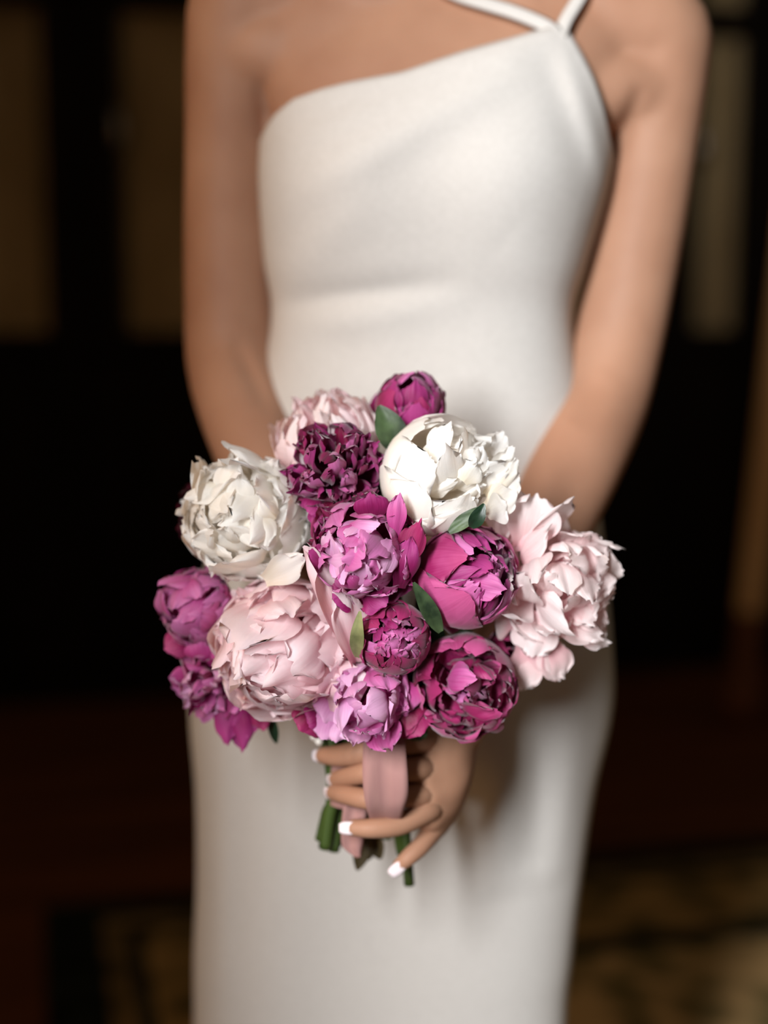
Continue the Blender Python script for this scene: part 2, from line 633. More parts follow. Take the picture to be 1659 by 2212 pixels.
# arms: shoulder, upper arm, elbow, forearm, wrist
arm_l = tube_geo([A(600, 0, 1.185, .040), A(532, 10, 1.19, .045), A(507, 130, 1.19, .0405), A(497, 300, 1.192, .037), A(492, 480, 1.195, .0365), A(494, 640, 1.19, .037),
                  A(500, 780, 1.18, .0375), A(528, 890, 1.145, .0365), A(585, 1040, 1.10, .034), A(660, 1230, 1.055, .028), A(728, 1400, 1.05, .023), A(750, 1450, 1.038, .0235)], 24, 5)
arm_r = tube_geo([A(1300, 40, 1.185, .045), A(1405, 75, 1.19, .047), A(1420, 160, 1.19, .0415), A(1408, 300, 1.19, .038), A(1388, 450, 1.192, .0375), A(1362, 600, 1.192, .0375),
                  A(1333, 740, 1.185, .038), A(1298, 870, 1.165, .0385), A(1245, 1000, 1.12, .037), A(1170, 1170, 1.07, .032), A(1080, 1380, 1.02, .025), A(1014, 1520, 1.005, .022), A(973, 1590, .992, .021)], 24, 5)
pec_r = tube_geo([A(1180, 200, 1.155, .020), A(1290, 195, 1.162, .029), A(1400, 190, 1.182, .034)], 16, 5)
pec_l = tube_geo([A(700, 100, 1.162, .020), A(600, 110, 1.168, .030), A(520, 120, 1.183, .036)], 16, 5)
coll_l = tube_geo([A(930, -70, 1.150, .011), A(800, -28, 1.142, .010), A(660, -62, 1.160, .011), A(550, -85, 1.19, .016)], 10, 5)
coll_r = tube_geo([A(985, -70, 1.150, .011), A(1120, -30, 1.142, .010), A(1260, -50, 1.160, .011), A(1370, -40, 1.19, .014)], 10, 5)
# head on the neck, above the picture
hc = Vector((.047, 1.15, 1.545))
bmh = bmesh.new()
bmesh.ops.create_uvsphere(bmh, u_segments=32, v_segments=24, radius=1)
for v in bmh.verts:
    x, y, z = v.co
    k = 1 - .28 * max(0, -z) * (1 if y < .2 else .6)
    v.co = hc + Vector((x * .072 * k, y * .092 * (1 - .1 * max(0, -z)), z * .112))
    if y < 0:
        ex = math.exp(-((abs(x) - .42) ** 2 + (z - .02) ** 2) / .03)
        v.co.y += .010 * ex
hv = [v.co.copy() for v in bmh.verts]
bmh.verts.index_update()
hf = [[v.index for v in f.verts] for f in bmh.faces]
bmh.free()
nose = tube_geo([(hc.x, hc.y - .086, hc.z + .012, .007), (hc.x, hc.y - .100, hc.z - .016, .010), (hc.x, hc.y - .094, hc.z - .028, .011)], 10, 4)
lips = tube_geo([(hc.x - .022, hc.y - .072, hc.z - .056, .004), (hc.x, hc.y - .085, hc.z - .055, .008), (hc.x + .022, hc.y - .072, hc.z - .056, .004)], 8, 4)
ear1 = tube_geo([(hc.x - .074, hc.y + .01, hc.z + .02, .010), (hc.x - .074, hc.y + .006, hc.z - .02, .007)], 8, 3)
ear2 = tube_geo([(hc.x + .074, hc.y + .01, hc.z + .02, .010), (hc.x + .074, hc.y + .006, hc.z - .02, .007)], 8, 3)
neck = tube_geo([(.047, 1.195, 1.36, .060), (.047, 1.185, 1.41, .054), (.047, 1.165, 1.49, .052)], 20, 5)

# palms: her left hand (photo right) round the stems, her right hand behind them
palm_l = merge(tube_geo([A(973, 1585, 0.997, 0.0216), A(950, 1640, 0.970, 0.0206), A(908, 1668, 0.950, 0.0134)], 14, 5),
               tube_geo([A(973, 1585, 0.997, 0.0216), A(958, 1680, 0.970, 0.0196), A(915, 1720, 0.950, 0.0134)], 14, 5),
               tube_geo([A(973, 1585, 0.997, 0.0206), A(960, 1700, 0.975, 0.0185), A(925, 1762, 0.953, 0.0124)], 14, 5),
               tube_geo([A(968, 1585, 1.000, 0.0185), A(958, 1720, 0.980, 0.0165), A(935, 1790, 0.963, 0.0103)], 14, 5))
palm_r = merge(tube_geo([A(750, 1440, 1.040, 0.0227), A(790, 1530, 1.020, 0.0206), A(835, 1590, 1.010, 0.0124)], 14, 5),
               tube_geo([A(750, 1440, 1.040, 0.0227), A(780, 1550, 1.023, 0.0206), A(825, 1640, 1.013, 0.0124)], 14, 5))
Vb, Fb = remesh(*merge((Vt, Ft), arm_l, arm_r, pec_l, pec_r, coll_l, coll_r, neck, (hv, hf), nose, lips, ear1, ear2, palm_l, palm_r), .0045, 7)

FING = {
    'thumb': [A(943, 1600, 0.980, 0.0088), A(880, 1604, 0.940, 0.0088), A(790, 1622, 0.933, 0.0088), A(735, 1632, 0.943, 0.0077), A(700, 1632, 0.955, 0.0062)],
    'index': [A(925, 1660, 0.953, 0.0088), A(885, 1662, 0.935, 0.0084), A(805, 1668, 0.925, 0.0074), A(758, 1676, 0.937, 0.0068), A(728, 1682, 0.953, 0.0058)],
    'middle': [A(930, 1715, 0.953, 0.0088), A(888, 1718, 0.937, 0.0084), A(805, 1726, 0.923, 0.0074), A(752, 1718, 0.933, 0.0068), A(722, 1712, 0.949, 0.0058)],
    'ring': [A(940, 1748, 0.960, 0.0088), A(922, 1752, 0.943, 0.0084), A(862, 1782, 0.927, 0.0072), A(805, 1789, 0.921, 0.0068), A(765, 1788, 0.923, 0.0058)],
    'little': [A(948, 1780, 0.970, 0.0082), A(930, 1800, 0.957, 0.0076), A(908, 1828, 0.945, 0.0066), A(882, 1852, 0.939, 0.0060), A(864, 1868, 0.939, 0.0049)],
    'r1': [A(815, 1560, 1.015, 0.0088), A(870, 1600, 1.003, 0.0082), A(915, 1625, 0.997, 0.0074), A(945, 1640, 1.000, 0.0058)],
    'r2': [A(820, 1590, 1.015, 0.0088), A(875, 1640, 1.007, 0.0082), A(920, 1668, 1.003, 0.0074), A(950, 1680, 1.005, 0.0058)],
    'r3': [A(815, 1615, 1.017, 0.0088), A(870, 1675, 1.010, 0.0082), A(915, 1700, 1.007, 0.0072), A(942, 1708, 1.009, 0.0056)],
    'r4': [A(805, 1640, 1.019, 0.0082), A(855, 1705, 1.013, 0.0072), A(895, 1728, 1.011, 0.0064), A(918, 1735, 1.013, 0.0052)],
    'r5': [A(770, 1500, 1.035, 0.0098), A(745, 1555, 1.020, 0.0093), A(750, 1590, 1.005, 0.0082), A(765, 1615, 0.997, 0.0066)],
}
fing = [tube_geo(p, 12, 5) for p in FING.values()]
Vb, Fb = merge((Vb, Fb), *fing)
# skin folds: elbow bends, armpits, hollow below the collarbone
for (q0, q1, wd, am, ylim) in (((505, 735), (592, 885), .0045, .0065, 1.3), ((1292, 815), (1225, 905), .008, .004, 1.3),
                               ((1382, 190), (1312, 385), .0045, .0075, 1.3), ((566, 170), (574, 300), .004, .006, 1.3), ((625, 195), (580, 275), .004, .004, 1.3),
                               ((620, 130), (880, 15), .012, .004, 1.3)):
    (ax_, az_), (bx_, bz_) = P2(*q0, 1.15), P2(*q1, 1.15)
    for v in Vb:
        if v.y < 1.2 and v.z > .9:
            e_ = crease(v.x, v.z, ax_, az_, bx_, bz_, wd, am)
            if e_ > 1e-5:
                v.y += e_
woman = link_mesh('person', Vb, Fb, 'skin')
tag(woman, 'woman in ivory one-shoulder dress holding the peony bouquet before her with both hands', 'person')

# eyes, hair (above the frame)
for sx in (-1, 1):
    bmh = bmesh.new()
    bmesh.ops.create_uvsphere(bmh, u_segments=14, v_segments=10, radius=.011)
    for v in bmh.verts:
        v.co += hc + Vector((sx * .031, -.074, .004))
    vs = [v.co.copy() for v in bmh.verts]
    bmh.verts.index_update()
    fs = [[v.index for v in f.verts] for f in bmh.faces]
    bmh.free()
    link_mesh('eye', vs, fs, 'nail', woman)
V, F = [], []
nu_, nv_ = 40, 20
for j in range(nv_ + 1):
    ph = pi * .02 + (pi * .66) * j / nv_
    for i in range(nu_):
        az = 2 * pi * i / nu_
        fy = -math.sin(az)
        lim = ph * (1 - .52 * max(0, fy) ** .7)
        r = 1 + .03 * math.sin(az * 17 + ph * 2)
        V.append(hc + Vector((math.sin(lim) * math.cos(az) * .081 * r, math.sin(lim) * math.sin(az) * .102 * r + .006, math.cos(lim) * .121 * r + .002)))
for j in range(nv_):
    for i in range(nu_):
        i2 = (i + 1) % nu_
        F.append([j * nu_ + i, (j + 1) * nu_ + i, (j + 1) * nu_ + i2, j * nu_ + i2])
M['hair'] = simple_mat('brown_hair', (38, 24, 14), (60, 38, 22), 30, .5)
link_mesh('hair', V, F, 'hair', woman)


def nail(p_tip, p_prev, out, ln, wd):
    t = (p_tip - p_prev).normalized()
    n = (out - t * out.dot(t)).normalized()
    s = t.cross(n)
    V, F = [], []
    na, nb_ = 6, 8
    for j in range(nb_ + 1):
        a = -1 + 2 * j / nb_
        for i in range(na + 1):
            c = -1 + 2 * i / na
            wv = wd * (1 - .35 * abs(a) ** 3) * c
            V.append(p_tip + t * (ln * a + .003) + s * wv + n * (.0049 - .22 * (wv * wv) / wd - .0012 * max(0, a)))
    for j in range(nb_):
        for i in range(na):
            q = j * (na + 1) + i
            F.append([q, q + 1, q + na + 2, q + na + 1])
    o = link_mesh('fingernail', V, F, 'nail', woman)
    sm = o.modifiers.new('thick', 'SOLIDIFY')
    sm.thickness = .0012
    o['label'] = 'white polished fingernail'


def pv(t):
    return Vector(t[:3])


for k, out in (('thumb', (-.3, -1, .3)), ('index', (-.3, -1, .2)), ('middle', (-.3, -1, .1)), ('ring', (0, -1, .25)), ('little', (-.2, -1, -.2))):
    q = FING[k]
    nail(pv(q[-1]), pv(q[-2]), Vector(out), .0068 if k == 'ring' else .006, .0044)

# pearl ring on the thumb side
for (px, py, r) in ((679, 1590, .0033), (689, 1601, .0030)):
    bmh = bmesh.new()
    bmesh.ops.create_uvsphere(bmh, u_segments=12, v_segments=8, radius=r)
    c = at(px, py, .948)
    vs = [v.co + c for v in bmh.verts]
    bmh.verts.index_update()
    fs = [[v.index for v in f.verts] for f in bmh.faces]
    bmh.free()
    link_mesh('pearl', vs, fs, 'pearl', woman)

# --- dress: rows run from the hem up to the slanted neckline
NECK = [(560, 330), (575, 292), (600, 250), (640, 216), (700, 195), (760, 180), (870, 160), (1000, 116), (1100, 88), (1160, 70), (1205, 58),
        (1225, 72), (1250, 115), (1275, 165), (1297, 230), (1310, 300), (1318, 372)]
neck_pts = [on_front(px, py, .0) for px, py in NECK]
nX = [p.x for p in neck_pts]
nZ = [p.z for p in neck_pts]


def ztop(th):
    z = 1.22
    for _ in range(25):
        p = surf(th, z)
        if math.sin(th) > .12:
            zt = 1.20
        else:
            zt = float(np.interp(p.x, nX, nZ))
            if math.sin(th) > -.12:
                kk = (math.sin(th) + .12) / .24
                zt = zt * (1 - kk) + 1.20 * kk
        z = .5 * z + .5 * zt
    return z


nth, nrow = 220, 190
V, F = [], []
thl = [2 * pi * k / nth for k in range(nth)]
zt = [ztop(t) for t in thl]
z_hem = .012
for j in range(nrow + 1):
    q = j / nrow
    for k, t in enumerate(thl):
        z = z_hem + (zt[k] - z_hem) * (q ** .72)
        p = surf(t, z, .0015, True)
        if z < .45:
            sway = (.45 - z) / .45
            p.y += .012 * sway * math.sin(t * 9 + 1)
            p.x += .008 * sway * math.cos(t * 7)
        V.append(p)
for j in range(nrow):
    for k in range(nth):
        k2 = (k + 1) % nth
        F.append([j * nth + k, j * nth + k2, (j + 1) * nth + k2, (j + 1) * nth + k])
dress = link_mesh('dress', V, F, 'dress', woman)
sm = dress.modifiers.new('cloth', 'SOLIDIFY')
sm.thickness = .002
sm.offset = 1
dress['label'] = 'ivory crepe dress with slanted neckline'


def strap(pts, wid):
    C = spline(pts, 8)
    V, F = [], []
    for i, p in enumerate(C):
        p = Vector(p)
        a, b_ = Vector(C[max(0, i - 1)]), Vector(C[min(len(C) - 1, i + 1)])
        t = (b_ - a).normalized()
        n = Vector((0, -1, .35))
        n = (n - t * n.dot(t)).normalized()
        s = t.cross(n)
        for c, h in ((-1, 0), (-.6, .0011), (0, .0014), (.6, .0011), (1, 0), (0, -.0012)):
            V.append(p + s * wid * c + n * h)
    m = 6
    for i in range(len(C) - 1):
        for k in range(m):
            k2 = (k + 1) % m
            F.append([i * m + k, i * m + k2, (i + 1) * m + k2, (i + 1) * m + k])
    F.append(list(range(m))[::-1])
    F.append([(len(C) - 1) * m + k for k in range(m)])
    return link_mesh('strap', V, F, 'dress', dress)


def of(px, py, lift=-.001):
    p = on_front(px, py, 0)
    p.y -= .004 + lift
    return tuple(p)


strap([of(1205, 78), of(1175, 55), of(1110, 28), of(1045, 8), of(985, -12), of(930, -45), (.004, 1.140, 1.385), (-.012, 1.172, 1.405), (-.006, 1.215, 1.42), (.03, 1.248, 1.425)], .0062)
strap([of(1208, 80), of(1222, 45), of(1240, 15), of(1258, -15), of(1275, -45), tuple(at(1290, -70, 1.16)), tuple(at(1296, -85, 1.20)), tuple(at(1290, -60, 1.25))], .0056)


# ------------------------------------------------------------------ peonies
def noise2(a, b_, s):
    return noise.noise((a, b_, s))


def lobes(s, sd, notch):
    return notch * (noise2(s * 1.7, 1.7, sd) + .8 * noise2(s * 3.3, 3.1, sd) + .30 * noise2(s * 5.5, 5.1, sd))


def round_end(t, frac=.45, p=2.6, low=.30):
    q = max(0.0, (t - (1 - frac)) / frac)
    return low + (1 - low) * max(0.0, 1 - q ** p) ** .5


def sphere_petal(rg, R, h, az, tip, W, ruf=.05, flare=0., curl=0., tcurl=0., rnd=.35, notch=.06, nu=14, nv=14, base=.97, cup=0., seed=None):
    """broad petal lying on a bowl of radius R: claw at the flower's base, edge at polar angle tip"""
    sd = rg.random() * 100 if seed is None else seed
    V, UV = [], []
    ph0 = pi * base
    for j in range(nv + 1):
        for i in range(nu + 1):
            s = -1 + 2 * i / nu
            tm = 1 - rnd * .7 * abs(s) ** 2.4 + lobes(s, sd, notch)
            t = j / nv * tm
            ph = ph0 - t * (ph0 - tip)
            wv = W * (.5 + .5 * smst(t / .55)) * round_end(j / nv, .35, 3, .55)
            a = az + s * wv + .12 * noise2(t * 1.5, 9, sd)
            ed = max(abs(s) ** 4 * t, smst((t - .55) / .45))
            d = ruf * R * (1.3 * noise2(s * 1.5, t * 1.6, sd) * t + 1.2 * noise2(s * 2.8, t * 1.8, sd + 7) * ed + .30 * noise2(s * 6, t * 3, sd + 3) * ed)
            d += .022 * R * noise2(s * 6, t * .8, sd + 11) * t + .05 * R * smst((j / nv - .82) / .18) ** 1.5 * (.6 + noise2(s * 2, 4, sd))
            d += curl * R * abs(s) ** 3 * t + tcurl * R * smst((t - .72) / .28) ** 2 + cup * R * (1 - s * s) * t
            r = R * math.sin(ph) + flare * R * smst((t - .45) / .55) ** 2
            z = R * h * math.cos(ph) - flare * .35 * R * smst((t - .6) / .4) ** 2
            r += d * math.sin(ph)
            z += d * math.cos(ph)
            V.append(Vector((r * math.cos(a), r * math.sin(a), z)))
            UV.append(((s + 1) / 2, t))
    F = []
    for j in range(nv):
        for i in range(nu):
            q = j * (nu + 1) + i
            F.append([q, q + 1, q + nu + 2, q + nu + 1])
    return V, F, UV


def ray_petal(rg, base, tip, width, cup, ruf, bend, curl, nu=12, nv=11, twist=0.0, spoon=.5, notch=.10):
    """narrow inner petal from base to tip, hollow side toward the flower's axis"""
    sd = rg.random() * 100
    ax = tip - base
    ln = ax.length
    t_ = ax.normalized()
    rad = Vector((t_.x, t_.y, 0))
    rad = rad.normalized() if rad.length > .05 else Vector((math.cos(sd), math.sin(sd), 0))
    n = (rad - t_ * rad.dot(t_)).normalized()
    if twist:
        n = Matrix.Rotation(twist, 3, t_) @ n
    s_ = t_.cross(n)
    V, UV = [], []
    for j in range(nv + 1):
        for i in range(nu + 1):
            s = -1 + 2 * i / nu
            tm = 1 - .16 * abs(s) ** 2.2 + lobes(s, sd, notch)
            t = j / nv * tm
            wv = width * (.22 + .78 * smst(t / .7)) * round_end(j / nv, .4, 2.8, .35)
            ed = max(abs(s) ** 3 * t, smst((t - .5) / .5))
            d = -cup * width * (s * s) * smst(t * 1.4) + bend * ln * math.sin(pi * min(1, t)) + curl * ln * smst((t - .65) / .35) ** 2
            d += ruf * ln * (.9 * noise2(s * 1.5, t * 1.8, sd) * t + 1.1 * noise2(s * 2.6, t * 2, sd + 4) * ed + .25 * noise2(s * 6, t * 4, sd + 2) * ed)
            V.append(base + t_ * (ln * t) + s_ * (wv * s) + n * d)
            UV.append(((s + 1) / 2, t))
    F = []
    for j in range(nv):
        for i in range(nu):
            q = j * (nu + 1) + i
            F.append([q, q + 1, q + nu + 2, q + nu + 1])
    return V, F, UV


def patch_petal(rg, d, Rl, size, tilt, rot, ruf, asp=1.0, nu=14, nv=12, notch=.10, curl=0.):
    """petal of the heart seen face-on: lies on the ball of petals, its free edge lifted"""
    sd = rg.random() * 100
    d = d.normalized()
    v_ = Vector((0, 0, 1)) - d * d.z
    v_ = v_.normalized() if v_.length > .08 else Vector((1, 0, 0)) - d * d.x
    v_ = Matrix.Rotation(rot, 3, d) @ v_.normalized()
    u_ = v_.cross(d)
    V, UV = [], []
    for j in range(nv + 1):
        for i in range(nu + 1):
            s = -1 + 2 * i / nu
            tm = 1 - .15 * abs(s) ** 2.2 + lobes(s, sd, notch)
            t = j / nv * tm
            wv = size * asp * (.45 + .55 * smst(t / .6)) * round_end(j / nv, .5, 2.4, .30)
            q = (d * Rl + u_ * (wv * s) + v_ * (size * 1.7 * (t - .58))).normalized()
            ed = max(abs(s) ** 3 * .8 * t, smst((t - .45) / .55))
            r = Rl + tilt * size * (t - .45) * 1.6 - .10 * size * s * s + curl * size * smst((t - .7) / .3) ** 2
            r += ruf * size * (1.0 * noise2(s * 1.3, t * 1.5, sd) + 2.0 * noise2(s * 2.2, t * 1.5, sd + 5) * ed + .5 * noise2(s * 5, t * 3, sd + 2) * ed)
            r += .09 * size * noise2(s * 4.5, t * .9, sd + 9) * (.3 + t) + .10 * size * smst((j / nv - .8) / .2) ** 1.5 * (.5 + noise2(s * 2, 4, sd))
            V.append(q * r)
            UV.append(((s + 1) / 2, .25 + .75 * t))
    F = []
    for j in range(nv):
        for i in range(nu):
            q = j * (nu + 1) + i
            F.append([q, q + 1, q + nu + 2, q + nu + 1])
    return V, F, UV


def leaf_geo(p0, p1, width, normal, bend, fold=.25):
    ax = p1 - p0
    ln = ax.length
    t_ = ax.normalized()
    n = (normal - t_ * normal.dot(t_)).normalized()
    s_ = t_.cross(n)
    V, F = [], []
    nu, nv = 8, 12
    for j in range(nv + 1):
        t = j / nv
        wv = width * (math.sin(pi * min(1, t * .93 + .05)) ** .8) * (1 - .25 * t) + .0004
        for i in range(nu + 1):
            s = -1 + 2 * i / nu
            V.append(p0 + t_ * (ln * t) + s_ * (wv * s) + n * (fold * wv * abs(s) + bend * ln * math.sin(pi * t) + .05 * wv * math.sin(abs(s) * 9 + t * 14)))
    for j in range(nv):
        for i in range(nu):
            q = j * (nu + 1) + i
            F.append([q, q + 1, q + nu + 2, q + nu + 1])
    return V, F


STEM_BIND = at(800, 1690, .968)
D2R = math.radians


def peony(label, c, R, axis, layers, inner, pal, seed, h=.95, roll=0.0, stem_end=None, bind=(0, 0), stem_mat='stem', stem_r=.0034):
    """c = centre, R = radius, axis = where the flower faces"""
    rg = random.Random(seed)
    root = empty('peony', c)
    tag(root, label, 'flower', 'peonies of the bouquet')
    z = Vector(axis).normalized()
    x = Vector((1, 0, 0)) - z * z.x
    x.normalize()
    y = z.cross(x)
    Rm = Matrix((x, y, z)).transposed() @ Matrix.Rotation(roll, 3, 'Z')

    def put(geo, mat, nm='petal'):
        V, F, UV = geo
        return link_mesh(nm, [Rm @ v for v in V], F, mat, root, UV)
    for ly in layers:
        n = ly['n']
        a0 = ly.get('a0', rg.random() * 2 * pi)
        for k in range(n):
            kw = {q: ly[q] for q in ('flare', 'curl', 'tcurl', 'rnd', 'notch', 'cup') if q in ly}
            az = a0 + 2 * pi * k / n + rg.uniform(-.14, .14)
            tip = D2R(ly['tip'] + rg.uniform(-1, 1) * ly.get('dt', 7))
            put(sphere_petal(rg, R * ly['R'] * rg.uniform(.99, 1.01) * (1 + .02 * (k % 2)), h, az, tip, ly['W'] * rg.uniform(.85, 1.15), ly.get('ruf', .05), **kw),
                rg.choice(ly.get('mat', pal)))
    for gr in inner:
        n = gr['n']
        if 'size' in gr:
            for k in range(n):
                cz = 1 - (1 - math.cos(D2R(gr['spread']))) * ((k + .3 + rg.random() * .4) / n)
                az = k * 2.39996 + rg.uniform(-.3, .3)
                ph = math.acos(max(-1, min(1, cz)))
                d = Vector((math.sin(ph) * math.cos(az), math.sin(ph) * math.sin(az), math.cos(ph) * h))
                lift = gr.get('lo', .84) + (gr.get('hi', .96) - gr.get('lo', .84)) * (k / n) + rg.uniform(-.02, .02)
                put(patch_petal(rg, d, R * lift * d.length, R * rg.uniform(*gr['size']), gr.get('tilt', .2) * 1.7 * rg.uniform(.4, 1.5), rg.uniform(-1, 1) * gr.get('rot', .7),
                                gr.get('ruf', .10) * 1.35, gr.get('asp', .9) * rg.uniform(.85, 1.2), curl=gr.get('curl', .1) * rg.uniform(-.6, 1.2)), rg.choice(gr.get('mat', pal)))
            continue
        for k in range(n):
            # even spread of directions inside the cone
            if 'ang' in gr:
                a0_, a1_ = (math.cos(D2R(q)) for q in gr['ang'])
                cz = a0_ + (a1_ - a0_) * rg.random()
            else:
                cz = 1 - (1 - math.cos(D2R(gr['spread']))) * ((k + rg.random() * .8) / n)
            az = k * 2.39996 + rg.uniform(-.5, .5)
            ph = math.acos(max(-1, min(1, cz)))
            L_ = R * rg.uniform(*gr['L'])
            hub = Vector((0, 0, gr.get('hub', -.45) * R))
            d = Vector((math.sin(ph) * math.cos(az), math.sin(ph) * math.sin(az), math.cos(ph)))
            tipp = d * L_ + Vector(gr.get('off', (0, 0, 0))) * R
            b0 = hub + Vector((math.cos(az), math.sin(az), 0)) * .10 * R
            put(ray_petal(rg, b0, tipp, R * rg.uniform(*gr['w']), gr.get('cup', .6), gr.get('ruf', .06), gr.get('bend', .10) * rg.uniform(.4, 1.4), gr.get('curl', -.12) * rg.uniform(-.3, 1.3),
                          twist=rg.uniform(-1, 1) * gr.get('tw', .5), notch=gr.get('notch', .1)), rg.choice(gr.get('mat', pal)))
    # green sepals under the bowl
    for k in range(4):
        put(sphere_petal(rg, R * .99, h, k * pi / 2 + rg.random() * .4, D2R(118), .42, .01, rnd=.6, nu=6, nv=6), 'leaf', 'sepal')
    # stem down to the hands
    bpt = STEM_BIND + Vector((bind[0], bind[1], rg.uniform(-.004, .004)))
    start = Vector(c) - z * R * h * .9
    end = stem_end if stem_end is not None else bpt + Vector((bind[0] * .4, bind[1] * .4, -.022 - .01 * rg.random()))
    mid = start * .22 + (bpt + Vector((0, 0, .06))) * .78
    pts = [start, mid, bpt, (bpt + end) / 2, end]
    v, f = tube_geo([(*(p - Vector(c)), stem_r * (1.1 if i == 0 else 1)) for i, p in enumerate(pts)], 8, 5, cap=False)
    link_mesh('stem', v, f, stem_mat, root)
    return root, Rm, rg


def extra(root, Rm, geo, mat, nm='petal', label=None):
    V, F, UV = geo
    o = link_mesh(nm, [Rm @ v for v in V], F, mat, root, UV)
    if label: o['label'] = label
    return o


def free_petal(root, p0, p1, width, normal, mat, cup=.4, ruf=.06, bend=.1, curl=0., seed=1, nu=12, nv=14, notch=.06):
    """single loose petal between two points of the place"""
    rg = random.Random(seed)
    sd = rg.random() * 100
    o0 = root.location
    base, tip = Vector(p0) - o0, Vector(p1) - o0
    ax = tip - base
    ln = ax.length
    t_ = ax.normalized()
    n = Vector(normal)
    n = (n - t_ * n.dot(t_)).normalized()
    s_ = t_.cross(n)
    V, UV, F = [], [], []
    for j in range(nv + 1):
        for i in range(nu + 1):
            s = -1 + 2 * i / nu
            tm = 1 - .18 * abs(s) ** 2.4 + lobes(s, sd, notch)
            t = j / nv * tm
            wv = width * (.42 + .58 * smst(t / .55)) * round_end(j / nv, .42, 3, .46)
            ed = max(abs(s) ** 4 * t, smst((t - .55) / .45))
            d = -cup * width * s * s + bend * ln * math.sin(pi * min(1, t)) + curl * ln * smst((t - .6) / .4) ** 2
            d += ruf * ln * (noise2(s * 1.5, t * 1.6, sd) * t + 1.2 * noise2(s * 2.8, t * 2, sd + 5) * ed + .3 * noise2(s * 6, t * 4, sd + 2) * ed)
            d += .05 * width * noise2(s * 5, t * 1.2, sd + 9) + .10 * width * smst((j / nv - .8) / .2) ** 1.5 * (.4 + noise2(s * 2, 4, sd))
            V.append(base + t_ * (ln * t) + s_ * (wv * s) + n * d)
            UV.append(((s + 1) / 2, t))
    for j in range(nv):
        for i in range(nu):
            q = j * (nu + 1) + i
            F.append([q, q + 1, q + nu + 2, q + nu + 1])
    return link_mesh('petal', V, F, mat, root, UV)


def leaf(root, p0, p1, width, normal, mat='leaf', bend=.08, fold=.25):
    o0 = root.location
    v, f = leaf_geo(Vector(p0) - o0, Vector(p1) - o0, width, Vector(normal), bend, fold)
    return link_mesh('leaf', v, f, mat, root)


def dome_y(px, py):
    r = math.hypot((px - 830) / 3400, (py - 1260) / 3400)
    return .905 + .085 * (r / .135) ** 2


def fc(px, py, dY=0.0):
    return at(px, py, dome_y(px, py) + dY)


def fR(rpx, px, py, dY=0.0):
    return rpx * (dome_y(px, py) + dY) / FPX / .975


BOWL = lambda pal, deep=None: [
    dict(n=5, R=1.0, tip=66, dt=12, W=.80, ruf=.05, tcurl=.05, mat=pal),
    dict(n=5, R=.955, tip=52, dt=10, W=.74, ruf=.06, tcurl=.02, mat=pal),
    dict(n=6, R=.90, tip=42, dt=8, W=.62, ruf=.08, mat=pal),
    dict(n=6, R=.83, tip=34, dt=8, W=.55, ruf=.09, mat=deep or pal),
    dict(n=6, R=.74, tip=28, dt=8, W=.5, ruf=.10, mat=deep or pal)]
BUD = lambda pal, deep=None: [
    dict(n=5, R=1.0, tip=44, dt=8, W=.86, ruf=.03, tcurl=.03, mat=pal),
    dict(n=5, R=.96, tip=36, dt=6, W=.80, ruf=.04, mat=pal),
    dict(n=6, R=.92, tip=30, dt=6, W=.65, ruf=.05, mat=deep or pal),
    dict(n=7, R=.87, tip=24, dt=6, W=.5, ruf=.06, mat=deep or pal)]
SKIRT = lambda pal: [
    dict(n=6, R=1.0, tip=80, dt=12, W=.66, ruf=.07, flare=.10, mat=pal),
    dict(n=6, R=.96, tip=66, dt=12, W=.58, ruf=.08, mat=pal),
    dict(n=7, R=.90, tip=52, dt=10, W=.46, ruf=.09, mat=pal)]


def stem_to(px, py, Y):
    return at(px, py, Y)


# --- J large pale pink, lower left
c = fc(612, 1396, -.012)
R = fR(148, 612, 1396, -.012)
J, Jm, rg = peony('large pale pink peony at the lower left, widest of the bouquet', c, R, (-.30, -1, .08),
                  [dict(n=5, R=1.03, tip=62, dt=8, W=.95, ruf=.04, notch=.05, mat=['blush'])] + BOWL(['blush'])[1:], [dict(n=12, spread=50, size=(.46, .72), tilt=.30, ruf=.13, lo=.84, hi=.97, rot=.9), dict(n=5, spread=24, size=(.36, .52), tilt=.34, ruf=.17, lo=.90, hi=.97, rot=2),
                   dict(n=16, ang=(60, 95), L=(.98, 1.12), w=(.22, .34), ruf=.11, hub=-.35, cup=.25, bend=.08, curl=.04, tw=.6, notch=.07)], ['blush'], 11,
                  stem_end=stem_to(702, 1832, 0.965), bind=(-.026, -.006), stem_r=.0048)
free_petal(J, at(748, 1410, .905), at(652, 1178, .882), .0135, (.8, -1, .15), 'blush', cup=-.45, ruf=.08, bend=.08, curl=.05, seed=3, nu=16, nv=18)
free_petal(J, at(765, 1440, .905), at(720, 1270, .880), .0130, (.7, -1, .2), 'blush', cup=-.4, ruf=.12, bend=.08, seed=8, nu=16, nv=18)
free_petal(J, at(670, 1500, .915), at(802, 1470, .885), .017, (.2, -1, .5), 'blush', cup=.2, ruf=.04, bend=.12, seed=5)


